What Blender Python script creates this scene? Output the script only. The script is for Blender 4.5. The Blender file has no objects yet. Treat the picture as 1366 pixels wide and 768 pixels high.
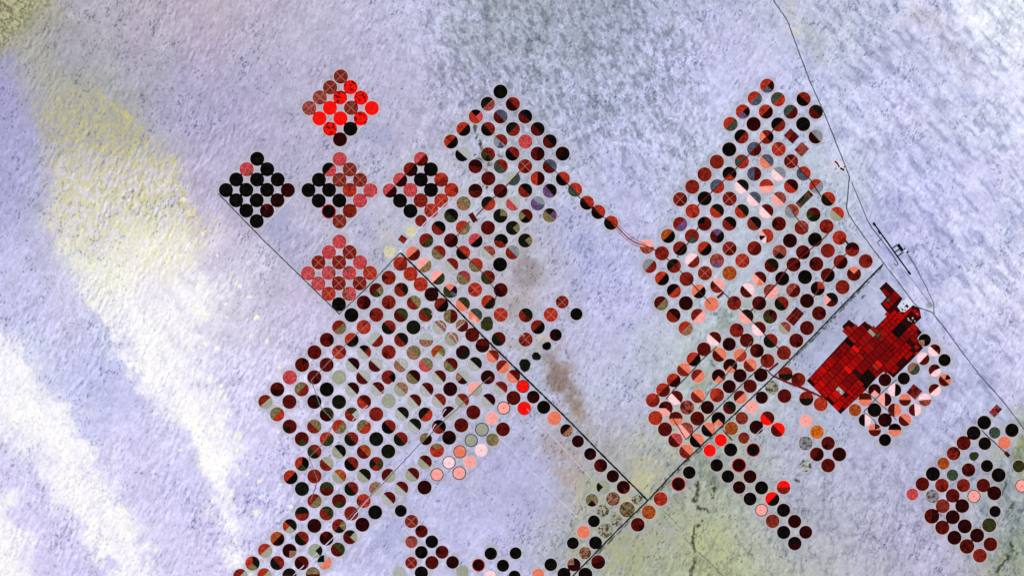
import bpy, math, re
import numpy as np
from mathutils import Vector

# ------------------------------------------------------------------ camera, sky, sun, exposure
M = 50.0                     # metres of ground per photograph pixel
W, H = 1366.0, 768.0
SC = bpy.context.scene
COL = SC.collection
cam_d = bpy.data.cameras.new("satellite_camera")
cam = bpy.data.objects.new("satellite_camera", cam_d)
COL.objects.link(cam)
ALT = 120000.0
cam.location = (0, 0, ALT)
cam_d.sensor_width = 36.0
cam_d.lens = 36.0 * ALT / (W * M)
cam_d.clip_start = 100.0
cam_d.clip_end = 2.0e6
SC.camera = cam

SUN_EL, SUN_AZ = math.radians(42), math.radians(-48)      # azimuth from north (+y), clockwise: north-west
world = bpy.data.worlds.new("World")
SC.world = world
world.use_nodes = True
nt = world.node_tree
bg = nt.nodes["Background"]
sky = nt.nodes.new("ShaderNodeTexSky")
sky.sky_type = 'NISHITA'
sky.sun_disc = False
sky.sun_elevation = SUN_EL
sky.sun_rotation = SUN_AZ
nt.links.new(sky.outputs[0], bg.inputs[0])
bg.inputs[1].default_value = 0.08
sun_d = bpy.data.lights.new("sun", 'SUN')
sun_d.energy = 3.85
sun_d.angle = math.radians(0.5)
sun_d.color = (1.0, 0.97, 0.92)
sun = bpy.data.objects.new("sun", sun_d)
COL.objects.link(sun)
sdir = Vector((math.sin(SUN_AZ) * math.cos(SUN_EL), math.cos(SUN_AZ) * math.cos(SUN_EL), math.sin(SUN_EL)))
sun.rotation_euler = sdir.to_track_quat('Z', 'Y').to_euler()
sun.location = sdir * 50000
SC.view_settings.view_transform = 'Standard'
SC.view_settings.look = 'None'
SC.view_settings.gamma = 1.0
SC.view_settings.exposure = 0.24
SC.view_settings.use_curve_mapping = False
ILLUM = (1.12, 1.17, 1.21)    # light reaching flat ground times exposure, used to choose base colours

def px(x, y):
    return ((x - W / 2) * M, (H / 2 - y) * M)

def lin(c):
    return tuple((v / 255 / 12.92) if v / 255 <= 0.04045 else ((v / 255 + 0.055) / 1.055) ** 2.4 for v in c)

def base_col(c):
    l = lin(c)
    return tuple(min(l[i] / ILLUM[i], 0.93) for i in range(3))

def tag(o, label=None, cat=None, group=None, kind=None):
    if label: o['label'] = label
    if cat: o['category'] = cat
    if group: o['group'] = group
    if kind: o['kind'] = kind
    return o

rng = np.random.default_rng(11)

# ------------------------------------------------------------------ noise on arrays
def _hash(ix, iy, seed):
    h = (ix.astype(np.int64) * 374761393 + iy.astype(np.int64) * 668265263 + seed * 1442695041) & 0x7fffffff
    h = ((h ^ (h >> 13)) * 1274126177) & 0x7fffffff
    h = ((h ^ (h >> 16)) * 668265263) & 0x7fffffff
    return ((h ^ (h >> 15)) & 0xffff) / 65535.0

def vnoise(x, y, seed):
    ix, iy = np.floor(x), np.floor(y)
    fx, fy = x - ix, y - iy
    fx = fx * fx * (3 - 2 * fx); fy = fy * fy * (3 - 2 * fy)
    a = _hash(ix, iy, seed); b = _hash(ix + 1, iy, seed)
    c = _hash(ix, iy + 1, seed); d = _hash(ix + 1, iy + 1, seed)
    return a + (b - a) * fx + (c - a) * fy + (a - b - c + d) * fx * fy

def fbm(x, y, seed, octv=4, gain=0.5):
    s = 0; a = 1; t = 0
    for k in range(octv):
        s = s + a * vnoise(x * 1.93 ** k + 17.3 * k, y * 1.93 ** k - 9.1 * k, seed + k)
        t += a; a *= gain
    return s / t

def smooth(a, b, v):
    t = np.clip((v - a) / (b - a), 0, 1)
    return t * t * (3 - 2 * t)

# ------------------------------------------------------------------ materials
PAL = dict(
    k=(10, 7, 9), n=(20, 23, 14), d=(42, 8, 9), m=(84, 17, 13), r=(124, 32, 22), s=(172, 48, 30), f=(252, 8, 8),
    p=(192, 66, 74), l=(244, 166, 158), i=(250, 212, 218), c=(222, 116, 88), o=(158, 74, 26), a=(198, 98, 24),
    t=(138, 106, 82), g=(52, 54, 26), h=(108, 106, 68), e=(132, 138, 146), b=(76, 82, 104), v=(104, 66, 112),
    y=(208, 206, 172), w=(170, 175, 172), z=(152, 156, 134), j=(124, 44, 32), q=(56, 72, 64), u=(150, 70, 60))
NAMEC = dict(k='black', n='greenish black', d='very dark red', m='maroon', r='brick red', s='orange red', f='bright scarlet',
    p='rose red', l='light pink', i='pinkish white', c='salmon', o='orange brown', a='amber orange', t='tan brown',
    g='dark olive', h='olive', e='grey', b='slate blue', v='violet grey', y='pale yellow', w='pale bare', z='pale grey green',
    j='rust brown', q='dark grey green', u='dusty red')
NEAR = dict(k='n', n='k', d='k', m='d', r='m', s='r', f='s', p='u', l='c', i='l', c='l', o='j', a='o', t='u', g='n', h='t',
    e='b', b='q', v='b', y='z', w='z', z='w', j='m', q='g', u='m')
MATS = {}

def field_mat(key):
    """key = palette letter, with '!' for a crop broken by dark bare patches"""
    if key in MATS: return MATS[key]
    c = base_col(PAL[key[0]]); c2 = base_col(PAL[NEAR[key[0]]])
    m = bpy.data.materials.new("crop_" + NAMEC[key[0]].replace(' ', '_') + ("_patchy" if '!' in key else ""))
    m.use_nodes = True
    t = m.node_tree; N = t.nodes; L = t.links
    bs = N["Principled BSDF"]
    bs.inputs["Roughness"].default_value = 1.0
    bs.inputs["Specular IOR Level"].default_value = 0.0
    geo = N.new("ShaderNodeNewGeometry")
    def noise(scale, detail, rough=0.55, w=0.0):
        n = N.new("ShaderNodeTexNoise"); n.noise_dimensions = '4D' 
        n.inputs["Scale"].default_value = scale; n.inputs["Detail"].default_value = detail
        n.inputs["Roughness"].default_value = rough; n.inputs["W"].default_value = w
        L.new(geo.outputs["Position"], n.inputs["Vector"]); return n.outputs["Fac"]
    def mrange(sock, a, b, c_, d_):
        r = N.new("ShaderNodeMapRange"); L.new(sock, r.inputs[0])
        for k, v in zip((1, 2, 3, 4), (a, b, c_, d_)): r.inputs[k].default_value = v
        return r.outputs[0]
    def math_(op, a, b):
        n = N.new("ShaderNodeMath"); n.operation = op
        for k, v in enumerate((a, b)):
            if isinstance(v, (int, float)): n.inputs[k].default_value = v
            else: L.new(v, n.inputs[k])
        return n.outputs[0]
    pale = key[0] in 'liwzyec'
    big = noise(1 / 300.0, 2.5, 0.6, w=3.1)
    fine = noise(1 / 110.0, 3.5, 0.75, w=8.7)
    uv = N.new("ShaderNodeUVMap"); uv.uv_map = "local"
    ln = N.new("ShaderNodeVectorMath"); ln.operation = 'LENGTH'; L.new(uv.outputs[0], ln.inputs[0])
    w = N.new("ShaderNodeMath"); w.operation = 'SINE'; L.new(math_('MULTIPLY', ln.outputs["Value"], 34.0), w.inputs[0])
    rings = mrange(w.outputs[0], -1, 1, 0.9, 1.1)
    amp = 0.2 if pale else (0.25 if key[0] == 'f' else 0.62)
    rings = math_('MULTIPLY', rings, mrange(ln.outputs["Value"], .84, .98, 1.0, .95 if pale else .78))
    sep = N.new("ShaderNodeSeparateXYZ"); L.new(uv.outputs[0], sep.inputs[0])
    ang = math_('ARCTAN2', sep.outputs[1], sep.outputs[0])
    oi = N.new("ShaderNodeObjectInfo")
    cmb = N.new("ShaderNodeCombineXYZ"); L.new(math_('MULTIPLY', ang, 1.6), cmb.inputs[0]); L.new(math_('MULTIPLY', ln.outputs["Value"], 0.9), cmb.inputs[1])
    L.new(math_('MULTIPLY', oi.outputs["Random"], 300.0), cmb.inputs[2])
    pn = N.new("ShaderNodeTexNoise"); pn.inputs["Scale"].default_value = 1.3; pn.inputs["Detail"].default_value = 3.0; pn.inputs["Roughness"].default_value = .7
    L.new(cmb.outputs[0], pn.inputs["Vector"])
    pa = .07 if pale or key[0] == 'f' else .28
    rings = math_('MULTIPLY', rings, mrange(pn.outputs["Fac"], .38, .62, 1 - pa, 1 + pa))
    val = math_('MULTIPLY', mrange(fine, 0.36, 0.64, 1 - amp, 1 + amp), rings)
    mix = N.new("ShaderNodeMixRGB")
    mix.inputs[1].default_value = (*c, 1); mix.inputs[2].default_value = (*c2, 1)
    L.new(mrange(big, 0.46, 0.64, 0.0, 0.25 if pale else (0.4 if key[0] == 'f' else 0.7)), mix.inputs[0])
    out = mix.outputs[0]
    if '!' in key:
        mx = N.new("ShaderNodeMixRGB"); mx.inputs[2].default_value = (*base_col((14, 10, 8) if key[0] in 'fdmru' else (70, 44, 28)), 1)
        L.new(mrange(noise(1 / 230.0, 3.0, 0.65, w=21.0), (0.515 if key[0] in 'fdmru' else 0.49), (0.565 if key[0] in 'fdmru' else 0.56), 0.0, 0.93), mx.inputs[0])
        L.new(out, mx.inputs[1]); out = mx.outputs[0]
    sc = N.new("ShaderNodeVectorMath"); sc.operation = 'SCALE'
    L.new(out, sc.inputs[0]); L.new(val, sc.inputs["Scale"])
    L.new(sc.outputs[0], bs.inputs["Base Color"])
    MATS[key] = m
    return m

def plain_mat(name, rgb, scale=1 / 90.0, amp=0.2):
    if name in MATS: return MATS[name]
    m = bpy.data.materials.new(name); m.use_nodes = True
    N = m.node_tree.nodes; L = m.node_tree.links
    bs = N["Principled BSDF"]; bs.inputs["Roughness"].default_value = 1.0
    bs.inputs["Specular IOR Level"].default_value = 0.0
    geo = N.new("ShaderNodeNewGeometry"); n = N.new("ShaderNodeTexNoise")
    n.inputs["Scale"].default_value = scale; n.inputs["Detail"].default_value = 3
    L.new(geo.outputs["Position"], n.inputs["Vector"])
    r = N.new("ShaderNodeMapRange"); L.new(n.outputs["Fac"], r.inputs[0])
    for k, v in zip((1, 2, 3, 4), (0.3, 0.7, 1 - amp, 1 + amp)): r.inputs[k].default_value = v
    sc = N.new("ShaderNodeVectorMath"); sc.operation = 'SCALE'
    sc.inputs[0].default_value = base_col(rgb); L.new(r.outputs[0], sc.inputs["Scale"])
    L.new(sc.outputs[0], bs.inputs["Base Color"])
    MATS[name] = m
    return m

# ------------------------------------------------------------------ catalogue of the circular fields
# tile origin, then x y code [radius] read at 5.6875 times the photograph's scale.
# code: colour, then (colour, compass eighth) halves/quarters; '.' skips the half; * tracks, ! patchy, @ dark rim, # red rim, % ragged
CAT = """
@280,80
993 127 j*;912 209 j*;1067 208 f!;834 286 u*;988 286 f!;1146 288 f!;754 366 u*;911 365 f;1071 364 j*;1228 366 f;831 444 f
990 444 f;1144 445 f!;911 523 f!;1066 523 k;987 603 d
@280,190
359 125 k;279 204 p;435 204 k;200 282 k;358 282 k;514 282 k;122 362 k;276 360 k;434 360 k;591 362 d;199 439 k;355 439 k
512 439 d!;276 517 k;433 518 d!;355 597 k;985 127 p;905 207 kp3;1061 206 j*;827 284 k;983 284 j*;1139 285 j*;748 362 k
904 361 k;1060 361 s;1218 364 p;825 442 k;982 441 k;1139 441 p;902 523 k#;1061 519 r;983 599 j*
@500,200
350 70 pm3;271 148 rd3;425 148 k;192 227 pd3;349 226 k;503 226 s;114 309 pd3;269 304 p;426 304 k;581 304 s;191 385 k
348 383 r;504 384 s*;270 463 k;428 460 s*;350 537 r 44
@380,300
413 127 p;334 207 p;491 207 r*;255 284 r*;411 284 r*;570 284 p;176 366 p*;332 364 p*;489 364 p;646 364 s*;254 444 p*
409 442 r*;567 442 r*;332 521 s*;488 521 p*;410 601 k;505 683 k
@500,100
953 128 k;857 220 nu3;1047 222 dr1;766 316 sk1p2;953 316 mb1;1141 316 mk1;672 411 sk3;859 411 rk5;1048 411 nr3
1235 411 mk1;578 506 sk3;953 503 re5;1142 506 p;1327 504 mk1;664 603 wk5;859 603 rg5!;1044 598 rk5;1235 598 m
763 693 d!;955 693 rq5;1140 693 r*;1327 693 mb1
@500,200
861 217 m;1048 216 wq3;1235 216 sd2;763 310 m;953 311 md3;1141 307 kr5;1327 310 kv5;673 406 ht5;861 406 ns3
1050 406 wp5;1236 406 ev5;579 498 kg5;952 500 n.h1;1144 501 mk5h6;484 592 kr5;668 590 sh3;858 590 m;1047 592 n.h2
390 686 rg3;578 686 md3;764 686 pk3;957 690 kr5;1141 687 n.h2
@500,300
290 217 cm3;484 209 rh5;670 210 sk5;861 210 uw5;1045 208 er5;194 294 sr3;376 305 lh3;581 304 rw5;766 304 sh5;950 300 k
271 371 s;477 400 lg3;105 400 r;673 400 uh5;858 397 rg5;348 450 s;760 490 s*;955 493 md5;200 491 rn1;430 526 d
861 584 sn3;105 586 r;572 500 gc1d2;668 600 gc5;762 685 qc5;296 589 hr5;505 606 rk3;955 680 s*;385 680 gr5;198 683 gm5
575 692 hm2;1145 684 nr5;1335 680 s*;851 750 g% 50
@380,300
694 494 m.h2g4;598 588 m;694 681 r;795 205 y% 46;960 50 y% 44
@640,280
578 645 r* 48
@340,410
640 150 rh3;826 148 s;1015 150 nr1;1203 150 n;546 245 m.d2;734 245 sk3;920 245 wr3;1110 244 rn1;1299 245 wt4;452 339 m
639 338 s*;828 338 kw5r2;1015 338 r;1205 341 ht5;358 434 m;544 434 m;740 434 wd1;915 434 wm5;1108 436 tw1;1297 434 hp5
265 529 p;451 528 m;639 528 z;822 528 wm5;1014 528 r.k2;1202 526 dh5;170 620 m;355 619 hr3;545 620 k;738 620 dw5
929 617 mw5;1108 619 tz5;1302 622 mw5;80 715 rz3;262 714 m;451 714 dn1;638 715 n;828 715 sm1;1015 708 z;1209 710 mw5
@560,410
148 150 tw5;320 137 tm3 47;398 207 m;1188 50 k 46;895 148 rk3;1031 208 d 46;598 238 mn5;802 242 r*;963 292 k% 32
884 370 n% 32;797 436 n% 45;240 238 tz5;476 288 m;140 338 oh3w4;327 340 dn3;553 368 rc5 48;234 434 mh5;418 428 nw5
630 448 rc3 50;326 528 tw1d4;516 528 d;711 521 mc5 50;146 528 mw5;782 597 f@ 48;231 618 d;421 618 lz3;612 612 rw5
711 685 m;861 678 d 48;320 705 rz5;145 705 rw5;520 705 dw5
@340,520
169 183 hs3;545 184 gd5;736 184 r.g0w2;920 182 r;1115 180 nw5;1294 184 ns3;264 276 m.n5;450 276 rh1;640 278 sh3
827 278 hs3;1015 278 rk5;1209 267 nw5;356 370 m.g4;545 371 sg3;732 371 rn5;921 371 n;1106 371 rn5;1297 371 hd3 46
452 466 rn5g6;638 466 kz5;827 467 om5;1012 464 n;357 559 sk2g4;545 559 zr5;732 559 rk5;921 559 r.n6g2;1289 547 mz5
271 660 sk3;452 653 r;640 655 oz5;827 648 nz5;1014 648 mz3;1194 641 mz5;357 748 n;545 748 mg0;732 748 rn5;920 748 tw3
1110 745 mw5;1287 737 d
@560,520
223 175 dw3;406 168 m;636 135 l@ 48;792 138 f# 50;548 213 l 46;471 298 z@ 50;631 297 m 52;145 278 rk1;315 266 m
390 381 z@ 48;551 376 h 48;222 360 d;130 456 s.h0;304 466 c@ 48;465 456 i 47;221 549 i@ 48;380 545 l 46;130 640 l@ 48
299 628 l@ 50;40 548 mz5;940 130 k 50;1020 213 c 52;1113 306 t.d6k0 48;1199 388 d 46;1293 484 d 46
@300,633
584 106 n;772 106 mg0;1052 197 s;680 197 rh3;866 197 m.g4;585 294 nr4;771 291 rg1;959 291 r;1140 283 k;492 387 sn1z4
679 385 d;866 387 r.n4h2;1043 376 d;398 484 od3;583 481 rn5;771 481 d;950 471 mn1z2;305 574 sz3;490 574 d.t3
686 575 z.n2;857 565 mg1;210 670 sn2h4;397 667 rn5;582 667 dm1;755 660 wc3k7;117 765 rz3;300 760 sz3;490 760 nm4
668 752 mh0;1242 180 mw5
@500,633
376 92 m;197 272 k 45;278 352 j* 50;354 427 m 47;432 506 k 48;278 507 u 46;353 586 k 48;510 585 m 49;276 665 r* 45
433 664 m 50;590 662 d 48;353 742 k 50;185 742 w 48;665 735 z 46;786 683 d# 47;880 596 k 47;1068 593 k 45;972 687 k 46
875 765 i 40;1060 770 k 46;1240 755 c 45;1335 680 k 48
@700,570
496 198 d 48;576 287 d 50;668 368 d! 47;595 450 z.n6 50;748 452 d 50;857 545 z!% 42;510 550 h.d4 48;670 540 t! 52
590 632 z! 48;776 620 h! 58;695 705 z! 45;525 709 k 45;1248 340 k 48;1166 427 d# 52;1031 540 s 52;940 640 o 52;857 735 m 52
@700,633
612 420 z! 55;445 432 c 48;365 517 k 45;537 514 k 49;457 592 t! 46;557 660 m;373 680 d.t7 50;298 752 k 50;460 755 k
98 765 c 50
@920,95
588 112 sd3b4;494 208 sb3;670 214 qs3;864 213 rk5;403 307 sv3k2;578 308 sd3;766 309 qm3;957 309 nm5;310 401 sq3
485 402 d;672 405 kr3;861 402 k;393 496 kr3;583 500 r.k2c6;956 497 ed5;300 594 k;490 591 bm3;675 591 s*;206 688 r
396 686 qs3;583 684 bc5;769 684 r*
@920,220
113 72 r;302 67 k.s4;490 68 mb6;676 68 ei5;864 65 sb5;20 166 r;209 163 bs3;395 163 ni5;582 161 sl4;770 161 ds5
960 161 se3;113 254 k;303 256 r*;488 257 bi5;678 257 ul5;1051 258 sn5;22 350 s;207 349 sn1;396 351 sn1;582 351 mi5
775 350 ue5;939 376 mn4g6;1117 372 sz5;113 446 m.k7;301 445 rk1;490 444 kj5;677 446 m;849 475 ur5;1038 466 r
208 539 mk2v0;17 540 r.q4;582 538 s.l6i5;761 574 d;951 566 k;1137 552 s;113 634 sk3;302 634 r*;491 632 rm3;682 660 u.n4
860 662 md3;1048 650 r;1234 640 dr4;207 726 u.v4;400 726 s*
@840,290
382 50 rv3;291 141 ok3;130 222 lu4;244 272 r;382 235 rk3;757 236 r*;150 367 er3;335 367 nr3;476 327 ir3;1076 363 mn1
1243 357 m;245 462 sk3;431 466 r;571 422 r*;757 422 o;984 463 ml5;1157 463 k;1330 452 k;335 556 ks3;523 560 ck3
665 518 lr5;892 554 im5;1070 558 ul3;1241 552 um3;1345 632 d;238 650 mh3;426 650 d;620 657 c;793 649 r;982 650 md3
1152 652 rn5;332 742 dr5;518 745 rl3;886 750 nl5;1065 750 mg5
@840,410
425 158 st3;811 172 r;1175 155 uz5 46;980 160 mi5;641 237 mi5;755 278 d 50;888 249 m 52;1069 252 rn5;1264 250 m
563 316 m 52;680 358 cm5;838 361 cs3 49;965 327 m 52;1170 343 r;485 392 sk3;763 441 d.c4;914 437 cr5 50;1045 404 r
410 471 cr5 50;517 518 rc3 50;675 519 d.c4 52;837 516 d 50;995 511 d 51;333 551 sd3 52;253 625 sm3 52;755 599 d 50
914 596 m 50;175 702 sr3 52;350 683 mi5;516 671 cr5 52;662 664 sr3;837 678 mc3 49;1002 682 d 46;1181 503 rn4
1280 547 r;1079 605 z! 50;1174 670 m 52;1340 690 rn4;925 755 l 46;1345 155 m
@840,520
273 138 ml5;435 131 u!;590 131 d! 50;757 133 nm5 49;195 211 s;350 216 mc4 52;513 215 m;673 219 k.c4;851 213 j 47
427 301 ul5 56;268 297 m;597 299 ck5;771 290 o 50;1044 214 mf5;961 282 d 52;1124 300 fm5;346 380 pm5;508 381 ck5
691 379 f 46;866 363 j 43;607 458 f 46;766 452 k 50;937 453 k# 50;429 464 cr5;660 569 k 48;829 569 d# 52;451 624 k 48
369 712 d# 50;745 654 k 48;913 655 d 49;830 737 d 48;1000 740 k 50;1167 737 rf0 51
@840,633
913 182 k 49;1082 182 fk3;1000 266 l@ 46;1167 267 k 50;1084 350 j 51;1251 352 d 50;1168 435 k 50;1335 434 d 49;1252 519 d 51
@1000,540
428 121 l 46;511 204 a 50;425 289 e! 52;595 289 m 51;510 373 m 52;680 373 d 52;595 457 m 52;424 460 w! 46
@1050,330
596 104 r 52;405 110 rd3;507 200 m.c0;221 125 m;52 130 m;308 210 mk3;133 224 k;232 311 k.s1;420 300 r;333 396 mn1l6
150 405 m;242 499 m;150 610 md1;69 706 r;1043 702 k.t5 47
@1050,450
1118 97 mi5 46;1033 162 im3 46;1194 171 k 46;960 236 tq3 46;1120 249 mi3 46;885 310 k 46;1196 323 cm5 46;742 321 d 48
1120 397 mi3 46;663 399 d.l4 48;818 397 ik2 47;592 470 mc4 50;741 470 ld2 50;894 472 cm4 45;1045 472 iu4 47
815 549 mc2 50;663 549 k 52;515 549 o 46;968 549 mi2 45;590 625 ki2 47;742 625 d 52;893 624 cm5 47;665 700 cm4 47
817 700 kc4 49;255 505 s 52
@1126,520
310 378 k 46;1063 246 k 52;983 325 k 52;1273 304 k 51;1142 323 q 43;1067 405 k 48;1216 398 c 47;907 401 m;830 480 r! 51
985 500 g% 34;1165 490 w 50;753 556 o 45;944 605 m! 51;1084 575 k 46;1172 644 k;1325 577 g 46;674 635 k;822 644 q 43
594 712 m 51;742 722 r 51;905 722 r 50;1056 722 m 51;1348 725 l@ 48
@1126,633
518 147 p 44;670 162 e! 50;824 157 m 52;985 162 l@ 48;1140 138 d;748 236 j 52;896 235 d 52;666 312 m 56;824 320 d
1145 277 k 43;1101 380 g;745 398 m;915 389 d;837 475 d;1009 458 d;932 541 m! 55;1110 525 m 52;1030 611 r 52
@720,140
77 275 km5;173 370 d;80 466 mb1;175 560 sk5;268 643 sq5;79 651 kv5;358 742 sk5;1345 432 r;1250 529 r;1158 621 r
1345 620 qs3;1250 708 k
@720,240
76 268 nh5v2;444 243 sk5;541 325 sk5;1065 147 r*;1160 237 s
"""
FIELDS = []       # x, y (photograph px), R (px), code
ox = oy = 0
for line in CAT.strip().splitlines():
    if line.startswith('@'):
        ox, oy = map(float, line[1:].split(',')); continue
    for it in line.split(';'):
        p = it.split()
        zs = 5.6875 if (ox, oy) != (640, 280) else 5.254
        x, y = ox + float(p[0]) / zs, oy + float(p[1]) / zs
        R = float(p[3] if len(p) > 3 else 53) / 5.6875
        if y < -20: continue
        if any((x - f[0]) ** 2 + (y - f[1]) ** 2 < 121 for f in FIELDS): continue
        FIELDS.append((x, y, R * 1.02, p[2]))
print("fields", len(FIELDS))

# ------------------------------------------------------------------ line work (photograph px)
ROADS = [   # name, width px, rgb, points
 ('road', 1.1, (46, 46, 50), [(291, 258), (323, 291), (355, 324), (380, 348), (416, 383), (453, 419)]),
 ('canal', 1.2, (34, 42, 40), [(452, 419), (490, 383), (521, 350), (534, 337)]),
 ('canal', 2.3, (8, 16, 20), [(534, 337), (570, 372), (607, 410), (650, 454), (700, 503), (743, 545), (770, 572), (800, 603), (835, 638), (864, 667)]),
 ('canal', 1.7, (22, 30, 32), [(864, 667), (907, 621), (945, 585), (987, 545), (1029, 505), (1080, 453), (1130, 401), (1178, 352)]),
 ('canal', 1.7, (22, 30, 28), [(864, 667), (825, 705), (795, 736), (745, 787), (640, 893)]),
 ('road', 1.1, (72, 78, 88), [(1004, -60), (1033, 3), (1050, 27), (1062, 60), (1080, 108), (1099, 150), (1115, 190), (1130, 228), (1133, 236), (1129, 277), (1132, 286), (1140, 298), (1160, 326), (1178, 350), (1198, 376), (1219, 404), (1225, 410), (1243, 416), (1262, 440), (1281, 466), (1305, 498), (1338, 535), (1352, 553), (1372, 580), (1460, 700)]),
 ('road', 0.9, (80, 86, 100), [(1136, 243), (1148, 272), (1156, 291)]),
 ('taxiway', 1.1, (22, 30, 46), [(1155.5, 291), (1163, 304), (1175, 319), (1184, 331), (1192, 342), (1198, 352), (1195.5, 354.5), (1192, 351)]),
 ('taxiway', 1.0, (46, 54, 80), [(1174.5, 319.5), (1170, 323.5), (1173.5, 328)]),
 ('runway', 2.0, (8, 14, 26), [(1165.3, 297.5), (1185, 325), (1200, 346), (1214.5, 366)]),
 ('road', 0.9, (84, 88, 104), [(1211, 339), (1222, 357), (1235, 382), (1245.5, 404), (1246, 418)]),
 ('road', 0.7, (128, 130, 154), [(1207, 361), (1222, 380), (1237, 400), (1243, 408)]),
 ('road', 1.0, (92, 28, 26), [(693, 229), (677, 246), (654, 268), (635, 288)]),
 ('road', 0.9, (72, 62, 50), [(627, 295), (609, 315)]),
 ('road', 1.0, (70, 28, 26), [(607, 327), (625, 345), (642, 362), (660, 386), (662, 395), (657, 411)]),
 ('road', 1.0, (58, 24, 24), [(725, 212), (750, 238), (777, 268), (800, 286), (822, 301)]),
 ('road', 1.2, (110, 30, 28), [(822, 301), (835, 315), (846, 323), (862, 328), (875, 334)]),
 ('road', 1.0, (70, 30, 28), [(875, 334), (891, 346), (912, 366), (930, 386), (948, 405)]),
 ('road', 0.7, (172, 88, 80), [(824, 299), (836, 311), (847, 319.5), (862, 325.5)]),
 ('road', 0.7, (172, 88, 80), [(821, 304), (833, 317.5), (845, 326), (862, 331)]),
 ('road', 0.9, (60, 36, 34), [(932, 303), (917, 325), (903, 343)]),
 ('road', 1.0, (84, 30, 26), [(930, 275), (948, 257), (975, 232), (1005, 200), (1033, 172)]),
 ('road', 1.1, (40, 26, 40), [(1060, 217), (1069, 228), (1081, 240), (1095, 262)]),
 ('road', 1.0, (64, 24, 30), [(1057, 283), (1066, 295), (1078, 310)]),
 ('road', 1.1, (44, 44, 44), [(950, 375), (965, 390), (980, 405)]),
 ('road', 1.0, (54, 30, 28), [(980, 405), (1000, 425), (1020, 446), (1040, 466), (1053, 479)]),
 ('road', 1.1, (110, 32, 26), [(1110, 305), (1095, 322), (1080, 333), (1066, 345), (1050, 358), (1037, 377)]),
 ('road', 1.3, (62, 16, 16), [(1037, 377), (1017, 400), (998, 418)]),
 ('road', 1.0, (128, 40, 30), [(1137, 330), (1115, 352), (1097, 377), (1085, 397)]),
 ('road', 1.8, (34, 22, 28), [(1125, 317), (1133, 328)]),
 ('road', 0.9, (58, 48, 44), [(956, 462), (936, 480), (918, 500), (900, 518), (888, 532)]),
 ('road', 1.0, (52, 46, 48), [(1021, 484), (1009, 494), (982, 520), (954, 547), (935, 566), (915, 586), (898, 558)]),
 ('road', 0.8, (92, 98, 88), [(1003, 455), (974, 493), (960, 510), (945, 523), (932, 545)]),
 ('road', 2.4, (112, 22, 22), [(1031, 501), (1050, 509.5), (1072, 518), (1098, 530)]),
 ('road', 1.3, (52, 18, 20), [(964, 573), (977, 587)]),
 ('road', 1.2, (34, 20, 24), [(1021, 492), (1033, 503)]),
 ('road', 0.8, (104, 98, 108), [(655, 502), (642, 512), (626, 528), (610, 545), (596, 557), (576, 577), (560, 592), (540, 613), (515, 640), (500, 655), (480, 675), (462, 693)]),
 ('road', 0.7, (132, 118, 120), [(495, 428), (470, 450), (445, 476), (415, 507), (428, 543), (446, 562), (430, 592), (412, 610), (424, 640), (414, 668)]),
 ('road', 0.7, (112, 112, 116), [(452, 419.5), (520, 352)]),
 ('road', 0.8, (54, 62, 84), [(1155, 520), (1170, 535), (1185, 548), (1196, 560)]),
 ('road', 0.8, (54, 62, 84), [(1196, 506), (1180, 520), (1165, 535), (1152, 549), (1166, 560), (1172, 572)]),
 ('road', 1.1, (30, 24, 30), [(1309, 573), (1320, 584), (1331, 594), (1341, 603)]),
 ('road', 0.7, (98, 110, 102), [(912, 716), (928, 733), (950, 752), (966, 770)]),
 ('road', 0.7, (128, 136, 116), [(884, 680), (897, 692), (910, 706)]),
]
TRACKS = [
 (1.1, [(494, 158), (453, 199)]), (1.2, [(389, 264), (354, 299)]), (1.1, [(501, 260), (454, 310)]),
 (1.4, [(600, 267), (570, 294), (540, 326)]), (1.0, [(755, 252), (727, 276), (676, 326), (645, 352)]),
 (0.9, [(742, 262), (764, 282)]),
 (1.0, [(558, 412), (520, 450), (486, 485), (445, 525)]), (1.0, [(620, 430), (580, 461), (540, 495), (498, 533), (470, 560)]),
 (0.9, [(477, 445), (520, 485), (560, 525), (580, 548)]), (0.8, [(575, 418), (607, 450), (612, 464)]),
 (0.9, [(645, 470), (610, 492), (575, 520), (545, 560)]), (0.9, [(665, 582), (684, 600), (700, 620), (720, 638), (745, 665), (770, 690)]),
 (1.3, [(595, 545), (566, 588), (530, 622), (497, 658), (462, 700), (425, 735), (388, 770)]),
 (1.0, [(516, 686), (490, 710), (469, 733)]), (0.9, [(1137, 284), (1165, 266), (1192, 245)]),
 (0.7, [(1240, 392), (1262, 374), (1290, 352)]), (0.8, [(703, 545), (730, 575), (752, 598), (790, 640)]),
 (0.8, [(998, 588), (1025, 564)]), (0.8, [(1050, 642), (1084, 612)]), (0.8, [(620, 645), (650, 680), (665, 700)]),
 (0.8, [(450, 525), (475, 552), (500, 580), (540, 625)]), (0.8, [(672, 430), (700, 448)]), (0.8, [(705, 437), (690, 452)]),
 (0.9, [(545, 610), (500, 570), (470, 545)]),
]

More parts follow.
